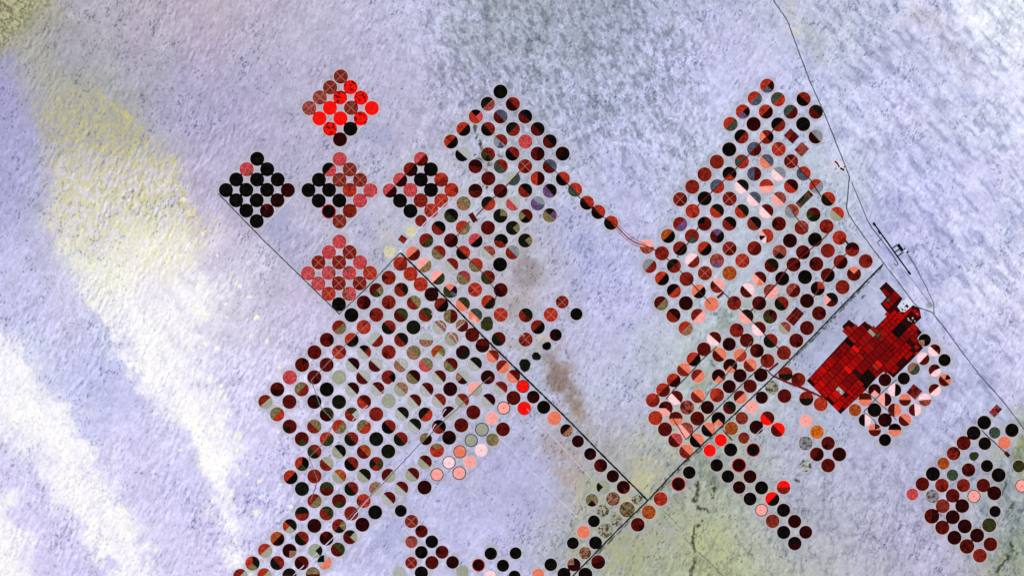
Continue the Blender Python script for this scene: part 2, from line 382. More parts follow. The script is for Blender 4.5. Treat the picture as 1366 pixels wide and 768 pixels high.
# ------------------------------------------------------------------ the ground: colours and relief
GX = np.linspace(0, 1366, 11); GY = np.linspace(0, 768, 7)
GC = np.array([
 [(150,155,120),(176,171,184),(186,177,193),(185,182,203),(193,194,222),(164,170,182),(166,173,192),(190,192,222),(188,194,214),(203,206,235),(230,236,246)],
 [(163,161,201),(164,165,172),(173,169,198),(180,176,200),(186,184,210),(175,179,200),(178,184,208),(196,199,230),(196,201,232),(200,203,233),(214,218,242)],
 [(172,172,210),(188,186,200),(186,180,206),(185,181,205),(190,190,210),(190,195,210),(188,190,224),(188,197,215),(185,195,212),(196,199,237),(204,207,238)],
 [(192,193,230),(208,208,228),(214,210,226),(188,182,208),(190,192,205),(184,182,196),(190,191,230),(190,199,212),(180,188,206),(202,203,236),(212,213,240)],
 [(212,214,238),(192,195,232),(212,209,238),(214,211,239),(200,200,226),(186,188,216),(185,188,212),(184,194,196),(180,185,212),(180,185,218),(190,193,226)],
 [(212,209,240),(214,210,240),(204,202,236),(205,203,237),(190,190,226),(178,179,214),(166,168,166),(170,178,160),(178,181,202),(183,183,214),(168,176,184)],
 [(214,209,240),(204,199,236),(214,209,240),(210,208,240),(200,200,233),(190,190,226),(165,170,155),(172,180,145),(178,180,182),(185,183,207),(165,172,160)]], float)

def ground_fields(X, Y):
    """X, Y photograph px (any extent) -> sRGB colour, height in metres before flattening"""
    Xc, Yc = np.clip(X, 0, 1366), np.clip(Y, 0, 768)
    wx = fbm(X / 60, Y / 60, 5, 4) - .5; wy = fbm(X / 60, Y / 60, 55, 4) - .5
    xx = np.clip((Xc + 70 * wx) / 136.6, 0, 9.999); yy = np.clip((Yc + 70 * wy) / 128, 0, 5.999)
    ix, iy = xx.astype(int), yy.astype(int); fx, fy = xx - ix, yy - iy
    fx = fx * fx * (3 - 2 * fx); fy = fy * fy * (3 - 2 * fy); fx = fx[..., None]; fy = fy[..., None]
    C = GC[iy, ix] * (1 - fx) * (1 - fy) + GC[iy, ix + 1] * fx * (1 - fy) + GC[iy + 1, ix] * (1 - fx) * fy + GC[iy + 1, ix + 1] * fx * fy
    n1 = fbm(X / 22, Y / 22, 91, 5, 0.6) - .5
    C = C * (1 + 0.11 * n1[..., None])
    n2 = fbm(X / 7, Y / 7, 93, 4, .75) - .5
    C = C * (1 + 0.22 * n2[..., None])
    C[..., 1] *= 1 + 0.03 * (fbm(X / 45, Y / 45, 191, 3) - .5)

    def rot(a):
        c, s = math.cos(a), math.sin(a); return X * c + Y * s, -X * s + Y * c

    def blob(cx, cy, sx, sy, rgb, al, ang=0, ns=14):
        nonlocal C
        c, s = math.cos(ang), math.sin(ang)
        dx, dy = X - cx, Y - cy
        u, v = (dx * c + dy * s) / sx, (-dx * s + dy * c) / sy
        near = (np.abs(u) < 2.4) & (np.abs(v) < 2.4)
        if not near.any(): return
        w = np.zeros_like(X)
        nz = fbm(X[near] / ns, Y[near] / ns, int(cx) * 7 + int(cy), 4, .6)
        w[near] = np.clip(np.exp(-(u[near] ** 2 + v[near] ** 2)) * (0.1 + 2.0 * smooth(.34, .66, nz)), 0, 1) * al
        C = C * (1 - w[..., None]) + np.array(rgb) * w[..., None]

    def inside(poly):
        """signed-ish soft distance (px) to polygon, positive inside"""
        P = np.array(poly, float); x0, y0 = P.min(0) - 40; x1, y1 = P.max(0) + 40
        near = (X > x0) & (X < x1) & (Y > y0) & (Y < y1)
        out = np.full(X.shape, -40.0)
        x, y = X[near], Y[near]
        ins = np.zeros(x.shape, bool); dist = np.full(x.shape, 1e9)
        for k in range(len(P)):
            (ax, ay), (bx, by) = P[k], P[(k + 1) % len(P)]
            cr = ((ay > y) != (by > y)) & (x < (bx - ax) * (y - ay) / (by - ay + 1e-9) + ax)
            ins ^= cr
            t = np.clip(((x - ax) * (bx - ax) + (y - ay) * (by - ay)) / ((bx - ax) ** 2 + (by - ay) ** 2), 0, 1)
            dist = np.minimum(dist, np.hypot(x - ax - t * (bx - ax), y - ay - t * (by - ay)))
        out[near] = np.where(ins, dist, -dist)
        return out

    for b in BLOBS: blob(*b)
    for poly, rgb, al in (([(1137, 284), (1192, 245), (1262, 300), (1292, 350), (1242, 390), (1200, 372), (1160, 318)], (164, 167, 210), .42),
                          ([(534, 337), (452, 419), (292, 262), (389, 200), (500, 158), (560, 250)], (166, 168, 198), .3),
                          ([(1178, 352), (1062, 470), (1080, 500), (1140, 470), (1215, 400)], (158, 164, 196), .35),
                          ([(864, 667), (800, 603), (772, 640), (752, 768), (764, 768)], (176, 176, 140), .4),
                          ([(534, 337), (864, 667), (700, 740), (430, 420)], (186, 188, 206), .25)):
        dp = inside(poly); w = (smooth(-1.5, 1.5, dp) * smooth(60, 0, dp) * (.5 + fbm(X / 16, Y / 16, 61, 3)) * al)[..., None]
        C = C * (1 - w) + np.array(rgb) * w
    # gravel plain with pale wind streaks, top centre to right
    u, v = rot(math.radians(48))
    wv = 5 * (fbm(X / 14, Y / 14, 301, 3) - .5)
    u6, v6 = rot(math.radians(60))
    g = fbm((u6 + wv) / 9.5, (v6 + wv) / 4.6, 311, 5, .66)
    reg = smooth(500, 620, X) * smooth(1010, 880, X) * smooth(300, 150, Y + 0.25 * (X - 760) * -1) 
    d = smooth(.49, .60, g) * reg
    core = smooth(560, 640, X) * smooth(930, 800, X + .4 * Y) * smooth(230, 60, Y)
    C = C * (1 - .03 * core[..., None] * np.array([1.1, .9, 1.0]))
    C = C * (1 - .20 * d[..., None] * np.array([1.08, .98, .98]))
    fil = 1 - np.abs(2 * fbm((u6 + 9 * wx) / 13, (v6 + 9 * wy) / 8, 333, 5, .62) - 1)
    C = C + (smooth(.86, .97, fil) * reg)[..., None] * np.array([24, 24, 34])
    # streaks on the right-hand side, running down to the right
    wu = 9 * (fbm(X / 18, Y / 18, 405, 3) - .5)
    g2 = fbm((u + wu) / 20, (v + wu) / 6.5, 401, 5, .66)
    reg2 = smooth(930, 1120, X - .35 * Y)
    C = C * (1 - .15 * (smooth(.50, .70, g2) * reg2)[..., None] * np.array([1.1, 1.0, .8]))
    C = C + (smooth(.48, .3, g2) * reg2)[..., None] * np.array([15, 13, 10])
    # white salt sheets
    SH = np.zeros_like(X)
    wob = 26 * (fbm(X / 30, Y / 30, 71, 4, .6) - .5) * 2
    for poly, soft in (([(78, 335), (120, 330), (180, 300), (235, 300), (275, 350), (298, 400), (280, 430), (282, 480), (305, 540), (330, 610), (300, 640), (262, 600), (232, 572), (205, 560), (180, 520), (160, 480), (130, 420), (100, 385)], 30),
                       ([(-60, 420), (8, 440), (28, 452), (62, 505), (112, 560), (132, 620), (160, 660), (195, 700), (215, 790), (150, 800), (118, 730), (80, 690), (50, 640), (22, 590), (-60, 560)], 26),
                       ([(-80, 640), (10, 660), (40, 720), (60, 790), (-80, 800)], 18),
                       ([(255, 560), (275, 575), (312, 660), (350, 790), (325, 790), (285, 680)], 20)):
        dd = inside(poly)
        w = smooth(-18, soft, dd + 1.0 * wob + 34 * (fbm(X / 9, Y / 9, 72, 4, .7) - .5))
        hol = smooth(.43, .56, .6 * fbm(X / 9, Y / 9, 77, 5, .74) + .4 * fbm(rot(math.radians(60))[0] / 34, rot(math.radians(60))[1] / 9, 79, 4, .6) + .34 * w - .17)
        ca, sa = rot(math.radians(58))
        grad = .72 + .28 * smooth(300, 480, Y)
        w = (np.clip(.34 * w + .72 * w * hol, 0, 1) * grad * (.8 + .4 * (fbm(ca / 40, sa / 14, 78, 3) - .5) * 2))[..., None]
        w = np.clip(w, 0, 1)
        SH = np.maximum(SH, w[..., 0]); grit = 1 - .05 * smooth(.5, .7, fbm(X / 3.4, Y / 2.6, 87, 3, .6))
        C = C * (1 - w) + (np.array([252, 252, 250]) * grit[..., None]) * w
    # bright star dunes scattered on the left plain
    for (cx, cy, r) in STARS:
        near = (np.abs(X - cx) < 14) & (np.abs(Y - cy) < 14)
        if near.any():
            x, y = X[near], Y[near]
            rr = np.hypot(x - cx, y - cy) / (r * (0.05 + 1.5 * fbm(x / 2.4, y / 2.4, int(cx), 3, .7)))
            w = smooth(1.3, .5, rr)[..., None] * .8
            C[near] = C[near] * (1 - w) + np.array([250, 249, 222]) * w
    # yellow sand sheet
    dd = inside([(20, 40), (62, 60), (112, 100), (160, 142), (196, 178), (226, 212), (254, 268), (280, 318), (270, 350), (220, 372), (170, 390), (125, 395), (84, 345), (68, 300), (62, 230), (58, 170), (30, 100)])
    w = smooth(-26, 26, dd + 1.0 * wob + 30 * (fbm(X / 9, Y / 9, 73, 4, .7) - .5))
    uu, vv = rot(math.radians(72))
    uu = uu + 6 * (fbm(X / 30, Y / 30, 88, 2) - .5); vv = vv + 8 * (fbm(X / 34, Y / 34, 86, 2) - .5)
    yn = fbm((uu + 9 * wx) / 5.0, (vv + 9 * wy) / 2.6, 83, 5, .68)
    wy_ = (w * smooth(260, 150, Y) * .6)[..., None]; C = C * (1 - wy_) + np.array([170, 171, 156]) * wy_
    wc = (w * smooth(170, 260, Y) * .5 * (.5 + fbm(X / 7, Y / 7, 89, 4, .7)))[..., None]; C = C * (1 - wc) + np.array([236, 236, 228]) * wc
    amt = (w * smooth(.44, .62, yn) * .9 * (1 - .6 * smooth(250, 430, Y)) * smooth(85, 165, Y))[..., None]
    C = C * (1 - .72 * amt) + (np.array([200, 194, 116]) + np.array([30, 34, 40]) * smooth(230, 340, Y)[..., None]) * .72 * amt
    # edge of the sheet: a ragged yellow rim
    rim = (smooth(-5, 3, dd + .5 * wob) * smooth(16, 4, dd + .5 * wob) * smooth(.42, .6, yn) * smooth(140, 60, np.abs(Y - 200)) * smooth(0, 40, X - .45 * Y - 60))[..., None]
    C = C * (1 - .6 * rim) + np.array([208, 198, 112]) * .6 * rim
    # corner hills, top left
    w = (smooth(82, 30, X + .9 * Y + wob) * .9)[..., None]
    cn = smooth(.3, .66, fbm(u / 3.6, v / 1.8, 97, 4, .65))[..., None]
    C = C * (1 - w) + (np.array([168, 168, 132]) * (0.68 + .45 * cn)) * w
    # fine dark specks (rock and scrub) everywhere, denser in places
    a, b = rot(math.radians(-68))
    sp = fbm((a + 3 * wx) / 3.6, (b + 3 * wy) / 1.9, 131, 4, .66)
    dens = fbm(X / 70, Y / 70, 139, 3)
    clump = fbm(X / 19, Y / 19, 143, 3, .6)
    th = .745 - .08 * smooth(.35, .7, dens) - .10 * smooth(.48, .72, clump)
    s = smooth(th, th + .07, sp)
    s = s * (1 - .55 * smooth(.0, 1, (C.min(-1) - 200) / 30))
    C = C * (1 - (.29 * s)[..., None] * np.array([1.15, 1.0, .8]))
    # branching wadi floor, bottom right and bottom centre
    rid = 1 - np.abs(2 * fbm((X + 16 * wx) / 17, (Y + 16 * wy) / 26, 151, 5, .6) - 1)
    reg3 = smooth(540, 640, Y) * smooth(820, 960, X)
    rv = smooth(.90, .985, rid) * reg3
    C = C * (1 - .14 * rv[..., None] * np.array([1.05, 1, .85]))
    # dark scrub along dry stream beds
    for pts, wd in WADI:
        P = np.array(pts, float); x0, y0 = P.min(0) - 12; x1, y1 = P.max(0) + 12
        near = (X > x0) & (X < x1) & (Y > y0) & (Y < y1)
        if not near.any(): continue
        x, y = X[near], Y[near]
        nz = fbm(x / 5, y / 5, 171, 3, .6)
        x2 = x + 7 * (nz - .5); dist = np.full(x.shape, 1e9)
        for (ax, ay), (bx, by) in zip(P[:-1], P[1:]):
            t = np.clip(((x2 - ax) * (bx - ax) + (y - ay) * (by - ay)) / ((bx - ax) ** 2 + (by - ay) ** 2), 0, 1)
            dist = np.minimum(dist, np.hypot(x2 - ax - t * (bx - ax), y - ay - t * (by - ay)))
        w = (smooth(wd, wd * .3, dist) * smooth(.34, .5, fbm(x / 3.2, y / 4.2, 173, 3, .6)))[..., None] * .85
        C[near] = C[near] * (1 - w) + np.array([52, 58, 34]) * w
    C = np.clip(C, 3, 254)
    # relief: wind ripples, dune hummocks, wadi cuts
    r1 = fbm((a + 5 * wx) / 9, (b + 5 * wy) / 3.4, 211, 3, .55) - .5
    r2 = fbm(X / 26, Y / 26, 221, 4, .55) - .5
    r3 = fbm(u / 14, v / 4.5, 231, 4, .55) - .5
    yel = smooth(-10, 20, dd)
    r4 = fbm(uu / 5.5, vv / 2.6, 83, 3, .6) - .5
    left = smooth(560, 430, X)
    hgt = 50 * r1 * (0.7 + .5 * left) + 55 * r2 + 18 * r3 * (reg2 + reg) + 30 * r4 * yel - 9 * rv + 22 * (fbm(X / 3.0, Y / 3.0, 241, 3, .6) - .5) + 6 
    hgt = hgt + reg3 * 36 * (fbm((X + 8 * wx) / 8, (Y + 8 * wy) / 13, 251, 4, .6) - .5)
    hgt = hgt * (.55 + .9 * smooth(.3, .7, fbm(X / 55, Y / 55, 261, 3))) * (1 - .45 * SH)
    return C, hgt

BLOBS = [
 (688, 425, 9, 30, (160,150,146), .6, -.2), (735, 485, 9, 20, (140,120,104), .6, -.5), (696, 330, 9, 22, (160,152,148), .55, .1),
 (752, 470, 10, 26, (158,140,128), .4, -.3), (762, 530, 11, 22, (134,114,98), .6, -.5), (740, 560, 10, 20, (164,148,140), .45, .4), (780, 600, 10, 26, (166,148,136), .45, .2),
 (806, 678, 26, 30, (150,150,112), .55, 0, 5), (840, 664, 14, 12, (140,146,98), .55, 0, 5), (790, 716, 22, 18, (156,158,122), .5, 0, 5),
 (640, 232, 9, 16, (132,112,84), .55), (652, 212, 7, 9, (116,100,60), .5), (745, 505, 15, 17, (128,108,94), .7), (774, 546, 9, 13, (150,132,118), .5),
 (702, 362, 17, 20, (146,138,140), .75), (690, 398, 20, 15, (172,162,162), .6), (670, 270, 10, 10, (164,160,140), .45), (655, 315, 12, 10, (176,172,160), .4),
 (726, 458, 10, 9, (205,188,150), .8), (712, 468, 9, 7, (205,188,150), .8), (687, 462, 14, 8, (172,162,150), .5), (702, 490, 14, 10, (170,164,160), .5),
 (745, 590, 22, 20, (168,152,150), .55), (757, 622, 20, 32, (174,156,148), .6), (770, 545, 8, 20, (160,142,128), .4), (770, 668, 10, 8, (200,180,180), .5),
 (965, 424, 20, 15, (128,142,130), .65, .7, 6), (1003, 415, 16, 15, (150,160,130), .55), (1038, 406, 18, 14, (158,164,138), .5), (1062, 300, 26, 20, (174,184,168), .5),
 (940, 512, 24, 15, (148,160,140), .55), (935, 517, 8, 8, (120,150,96), .6), (960, 480, 14, 16, (140,152,146), .5), (925, 560, 30, 20, (170,176,150), .5),
 (885, 600, 30, 32, (180,185,152), .6), (853, 652, 32, 22, (196,196,140), .65), (860, 620, 20, 20, (186,188,160), .4), (890, 706, 46, 28, (172,178,136), .45),
 (826, 742, 40, 30, (170,174,128), .45), (946, 742, 22, 34, (188,190,136), .5), (932, 632, 26, 16, (112,124,108), .6), (895, 655, 16, 30, (134,144,120), .5, .78),
 (960, 600, 22, 20, (128,140,124), .55), (985, 640, 20, 20, (150,160,150), .4), (505, 185, 20, 17, (160,160,196), .55), (378, 305, 34, 22, (158,160,197), .55, .78),
 (478, 300, 26, 16, (165,166,202), .5, .78), (508, 708, 30, 46, (164,168,208), .6), (470, 745, 30, 20, (176,178,214), .5), (790, 340, 42, 26, (160,166,208), .55, .6),
 (745, 285, 30, 16, (166,172,212), .5, .8), (1186, 308, 24, 30, (174,176,216), .45), (1100, 445, 14, 50, (146,152,182), .55, -.78 + 1.57), (1140, 385, 26, 22, (170,172,200), .45),
 (1345, 700, 22, 60, (140,155,146), .6), (1366, 605, 12, 34, (140,150,84), .7), (1340, 745, 30, 30, (150,158,130), .5), (1364, 560, 20, 20, (160,170,150), .4),
 (1060, 36, 8, 26, (196,194,184), .6, -.35), (1088, 58, 12, 24, (158,164,168), .5, -.5), (1235, 20, 22, 12, (188,184,190), .5), (1270, 60, 14, 40, (178,180,196), .45, -.7),
 (880, 270, 26, 18, (205,206,238), .5), (520, 318, 16, 14, (214,208,188), .35), (1336, 600, 18, 18, (168,178,176), .5), (1245, 412, 6, 6, (232,236,238), .8), (1240, 407, 4, 3, (130,146,146), .8),
 (640, 200, 12, 26, (196,200,232), .5), (655, 212, 10, 10, (216,218,240), .5), (1040, 470, 20, 12, (160,170,170), .4), (1118, 220, 14, 9, (212,206,224), .5),
 (610, 480, 60, 50, (196,196,214), .3), (800, 695, 26, 26, (178,178,140), .5), (790, 660, 18, 18, (176,176,146), .4), (1335, 655, 12, 12, (150,162,172), .5),
 (1320, 655, 10, 12, (132,146,160), .4), (160, 140, 30, 16, (158,160,150), .5, .7), (30, 60, 40, 16, (176,172,150), .4, .7), (900, 560, 8, 6, (120, 100, 90), .3),
]
STARS = [(273,457,4),(253,440,3),(262,416,5),(275,420,4),(302,423,4),(342,424,5),(334,447,4),(357,455,3.5),(300,405,3),(318,380,5),(333,396,3),(290,465,4),
 (373,490,4),(370,576,3),(318,580,6),(316,600,4),(284,575,5),(262,570,5),(346,640,4),(330,632,3),(342,683,6),(336,650,3),(388,675,3.5),(375,646,2.6),
 (270,311,4),(255,285,4.5),(245,266,5),(310,374,3),(290,341,3),(372,590,2.6),(300,530,5),(295,515,4),(280,505,4),(165,680,6),(12,670,5),(265,620,4),(300,690,3),(240,600,3),
 (341,423,3),(370,540,3)]
WADI = [([(634,160),(633,172),(637,180),(640,192)], 3.6), ([(637,184),(642,196),(645,208),(652,218)], 3.2), ([(634,208),(640,214),(650,214),(654,220)], 4.5), ([(650,228),(646,240),(648,250)], 4),
 ([(664,206),(668,210)], 2.5), ([(936,694),(926,706),(924,722),(926,735)], 2.8), ([(927,744),(925,754),(921,768),(918,790)], 3.0),
 ([(930,640),(932,656),(926,668)], 4), ([(948,636),(953,648),(950,662)], 4.5), ([(930,676),(944,682)], 4), ([(958,610),(952,626)], 4),
 ([(1346,741),(1338,751),(1331,757),(1330,762)], 2.4), ([(1351,672),(1346,682)], 3), ([(1341,640),(1338,660)], 2.4), ([(1348,722),(1352,732)], 3.4), ([(948,482),(953,488)], 3),
 ([(1062,640),(1067,642)], 3), ([(1150,398),(1153,394)], 1.5), ([(1176,356),(1131,404),(1081,456),(1034,503)], 2.0), ([(985,549),(946,588),(908,624),(868,666)], 2.2), ([(862,672),(826,708),(796,739)], 2.0), ([(640,447),(651,458),(700,506)], 1.2)]

fa = np.array([(f[0], f[1], f[2]) for f in FIELDS])
step = 1.3
core_x = np.arange(-50, 1416.1, step); core_y = np.arange(-40, 808.1, step)
def skirt(edge, sgn):
    o = []; d = 6.0; e = edge
    while abs(e - 683) < 9000:
        e = e + sgn * d; d *= 1.22; o.append(e)
    return np.array(o)
gx = np.concatenate([skirt(core_x[0], -1)[::-1], core_x, skirt(core_x[-1], 1)])
gy = np.concatenate([skirt(core_y[0], -1)[::-1], core_y, skirt(core_y[-1], 1)])
X, Y = np.meshgrid(gx, gy)
colr, hgt = ground_fields(X, Y)
flat = np.ones_like(X)          # 0 where the land is levelled for fields and roads
def level(x0, y0, x1, y1, fn):
    i0, i1 = np.searchsorted(gx, [x0, x1]); j0, j1 = np.searchsorted(gy, [y0, y1])
    if i0 == i1 or j0 == j1: return
    sub = flat[j0:j1, i0:i1]
    np.minimum(sub, fn(X[j0:j1, i0:i1], Y[j0:j1, i0:i1]), out=sub)
for (x, y, R) in fa:
    level(x - R - 7, y - R - 7, x + R + 7, y + R + 7, lambda a, b: smooth(R + 1.6, R + 5.5, np.hypot(a - x, b - y)))
def seg_level(pts, wd):
    for (ax, ay), (bx, by) in zip(pts[:-1], pts[1:]):
        def fn(a, b):
            t = np.clip(((a - ax) * (bx - ax) + (b - ay) * (by - ay)) / ((bx - ax) ** 2 + (by - ay) ** 2), 0, 1)
            return smooth(wd + 1.4, wd + 4, np.hypot(a - ax - t * (bx - ax), b - ay - t * (by - ay)))
        level(min(ax, bx) - 7, min(ay, by) - 7, max(ax, bx) + 7, max(ay, by) + 7, fn)
for _, wd, _, pts in ROADS: seg_level(pts, wd / 2)
for wd, pts in TRACKS: seg_level(pts, wd / 2)
for (x0, y0, x1, y1) in [(1070, 372, 1236, 556), (1038, 163, 1090, 284), (1040, 400, 1080, 440), (1184, 320, 1216, 346), (1204, 508, 1236, 536), (1312, 530, 1352, 616), (528, 310, 546, 328), (620, 280, 642, 302), (950, 385, 970, 402), (1108, 208, 1134, 232), (1015, 470, 1045, 505)]:
    level(x0, y0, x1, y1, lambda a, b: np.zeros_like(a))
dirt = np.zeros_like(X)
for (x, y, R) in fa:
    i0, i1 = np.searchsorted(gx, [x - 22, x + 22]); j0, j1 = np.searchsorted(gy, [y - 22, y + 22])
    np.maximum(dirt[j0:j1, i0:i1], smooth(20, 9, np.hypot(X[j0:j1, i0:i1] - x, Y[j0:j1, i0:i1] - y)), out=dirt[j0:j1, i0:i1])
dn_ = fbm(X / 9, Y / 9, 501, 4, .65)
dirt = (dirt * smooth(.30, .68, dn_) * .74)[..., None]
colr = colr * (1 - dirt) + np.where((X < 700)[..., None], np.array([164, 168, 180]), np.array([158, 166, 178])) * dirt
pal_ = smooth(.62, .74, fbm(X / 6, Y / 6, 507, 3, .6))[..., None] * dirt * .6
colr = colr * (1 - pal_) + np.array([214, 214, 220]) * pal_
Z = (hgt * 1.0 - 6) * flat
Z = np.where(flat > 0.999, Z, Z)
def srgb2lin(c):
    c = c / 255.0
    return np.where(c <= 0.04045, c / 12.92, ((c + 0.055) / 1.055) ** 2.4)
alb = np.clip(srgb2lin(colr) / np.array(ILLUM), 0, 0.93)
ny, nx = X.shape
co = np.stack([(X - W / 2) * M, (H / 2 - Y) * M, Z], -1).reshape(-1, 3).astype(np.float32)
idx = np.arange(nx * ny).reshape(ny, nx)
quads = np.stack([idx[1:, :-1], idx[1:, 1:], idx[:-1, 1:], idx[:-1, :-1]], -1).reshape(-1, 4)
me = bpy.data.meshes.new("ground")
me.vertices.add(len(co)); me.vertices.foreach_set("co", co.ravel())
me.loops.add(quads.size); me.loops.foreach_set("vertex_index", quads.ravel().astype(np.int32))
me.polygons.add(len(quads)); me.polygons.foreach_set("loop_start", np.arange(0, quads.size, 4, dtype=np.int32))
me.polygons.foreach_set("use_smooth", np.ones(len(quads), bool))
at = me.color_attributes.new("soil", 'FLOAT_COLOR', 'POINT')
at.data.foreach_set("color", np.concatenate([alb.reshape(-1, 3), np.ones((nx * ny, 1))], 1).astype(np.float32).ravel())
me.update()
gm = bpy.data.materials.new("desert_soil"); gm.use_nodes = True
N = gm.node_tree.nodes; L = gm.node_tree.links
bs = N["Principled BSDF"]; bs.inputs["Roughness"].default_value = 1.0; bs.inputs["Specular IOR Level"].default_value = 0.0
an = N.new("ShaderNodeAttribute"); an.attribute_name = "soil"
geo = N.new("ShaderNodeNewGeometry")
mp = N.new("ShaderNodeMapping"); mp.inputs["Rotation"].default_value = (0, 0, math.radians(20)); mp.inputs["Scale"].default_value = (1.0, .5, 1.0)
L.new(geo.outputs["Position"], mp.inputs["Vector"])
tx = N.new("ShaderNodeTexNoise"); tx.inputs["Scale"].default_value = 1 / 130.0; tx.inputs["Detail"].default_value = 4; tx.inputs["Roughness"].default_value = .65
L.new(mp.outputs[0], tx.inputs["Vector"])
mr = N.new("ShaderNodeMapRange"); L.new(tx.outputs["Fac"], mr.inputs[0])
for k, v in zip((1, 2, 3, 4), (.3, .7, .9, 1.1)): mr.inputs[k].default_value = v
vs = N.new("ShaderNodeVectorMath"); vs.operation = 'SCALE'
L.new(an.outputs["Color"], vs.inputs[0]); L.new(mr.outputs[0], vs.inputs["Scale"]); L.new(vs.outputs[0], bs.inputs["Base Color"])
me.materials.append(gm)
gobj = bpy.data.objects.new("ground", me); COL.objects.link(gobj)
tag(gobj, "pale lavender desert plain with white and yellow sand sheets under everything", kind='structure')

# ------------------------------------------------------------------ mesh helpers
def mesh_obj(name, verts, faces, mat, parent=None, loc=(0, 0, 0)):
    m = bpy.data.meshes.new(name); m.from_pydata(verts, [], faces); m.update()
    if mat: m.materials.append(mat)
    o = bpy.data.objects.new(name, m); COL.objects.link(o); o.location = loc
    if parent: o.parent = parent
    return o

def prism(outline, z0, z1):
    n = len(outline)
    v = [(x, y, z0) for x, y in outline] + [(x, y, z1) for x, y in outline]
    f = [tuple(range(n, 2 * n))] + [(i, (i + 1) % n, n + (i + 1) % n, n + i) for i in range(n)]
    return v, f

def sector(a0, a1, seg=48, rag=None):
    """unit-radius sector outline, ccw, angles in degrees; full circle if a1-a0 >= 360"""
    full = a1 - a0 >= 360
    n = max(6, int(seg * (a1 - a0) / 360))
    pts = [] if full else [(0.0, 0.0)]
    for i in range(n + (0 if full else 1)):
        a = math.radians(a0 + (a1 - a0) * i / n)
        r = 1.0 if rag is None else 1 + rag[i % len(rag)]
        pts.append((math.cos(a) * r, math.sin(a) * r))
    return pts

def ring(r0, r1, z, seg=48):
    v, f = [], []
    for i in range(seg):
        a = 2 * math.pi * i / seg
        c, s = math.cos(a), math.sin(a)
        v += [(c * r0, s * r0, z), (c * r1, s * r1, z), (c * r1, s * r1, z - 3)]
        j = (i + 1) % seg
        f += [(3 * i, 3 * i + 1, 3 * j + 1, 3 * j), (3 * i + 1, 3 * i + 2, 3 * j + 2, 3 * j + 1)]
    return v, f

def bar(length, width, z0, z1):
    return prism([(-length, -width), (length, -width), (length, width), (-length, width)], z0, z1)

DIRA = [90, 45, 0, -45, -90, -135, 180, 135]
# shapes at unit radius; x and y are scaled by R in metres, z is in metres
SHAPES = {}
def shape(key):
    if key in SHAPES: return SHAPES[key]
    if key == 'full': s = prism(sector(0, 360), -2, 4)
    elif key.startswith('rag'):
        rr = np.random.default_rng(int(key[3:])); t_ = np.arange(48) * math.pi / 24; g = rr.normal(0, .018, 48) + .07 * np.sin(t_ * 2 + rr.uniform(0, 6)) + .05 * np.sin(t_ * 3 + rr.uniform(0, 6)) + .03 * np.sin(t_ * 7)
        s = prism(sector(0, 360, rag=list(g)), -2, 4)
    elif key == 'half': s = prism(sector(-90, 90), 2, 6)
    elif key == 'quarter': s = prism(sector(-45, 45), 2, 8)
    elif key == 'slice': s = prism(sector(-30, 30), 2, 7)
    elif key == 'verge': s = ring(1.0, 1.06, 2)
    elif key == 'rim': s = ring(0.9, 1.02, 9)
    elif key == 'track': s = bar(0.97, 0.024, 8, 10.5)
    elif key == 'pivot': s = prism([(math.cos(a) * .07, math.sin(a) * .07) for a in np.linspace(0, 2 * math.pi, 9)[:-1]], 2, 12)
    SHAPES[key] = s
    return s
SMESH = {}
def shape_mesh(key, part):
    k = key + part
    if k in SMESH: return SMESH[k]
    v, f = shape(key)
    m = bpy.data.meshes.new(part); m.from_pydata(v, [], f)
    uvl = m.uv_layers.new(name="local")
    li = np.zeros(len(m.loops), np.int32); m.loops.foreach_get("vertex_index", li)
    va = np.array(v)[:, :2]
    uvl.data.foreach_set("uv", va[li].astype(np.float32).ravel())
    m.materials.append(None); m.update()
    SMESH[k] = m
    return m

VERGE = plain_mat("verge_sand", (208, 194, 200), amp=.12)
VERGE_WARM = plain_mat("verge_warm_sand", (214, 186, 178), amp=.12)
RIM_DARK = plain_mat("rim_dark", (42, 46, 50), amp=.3)
RIM_RED = plain_mat("rim_red", (186, 40, 36), amp=.3)
TRACKM = plain_mat("pink_track", (206, 128, 120), amp=.1)
PIVOTM = plain_mat("pivot_dark", (40, 30, 34))

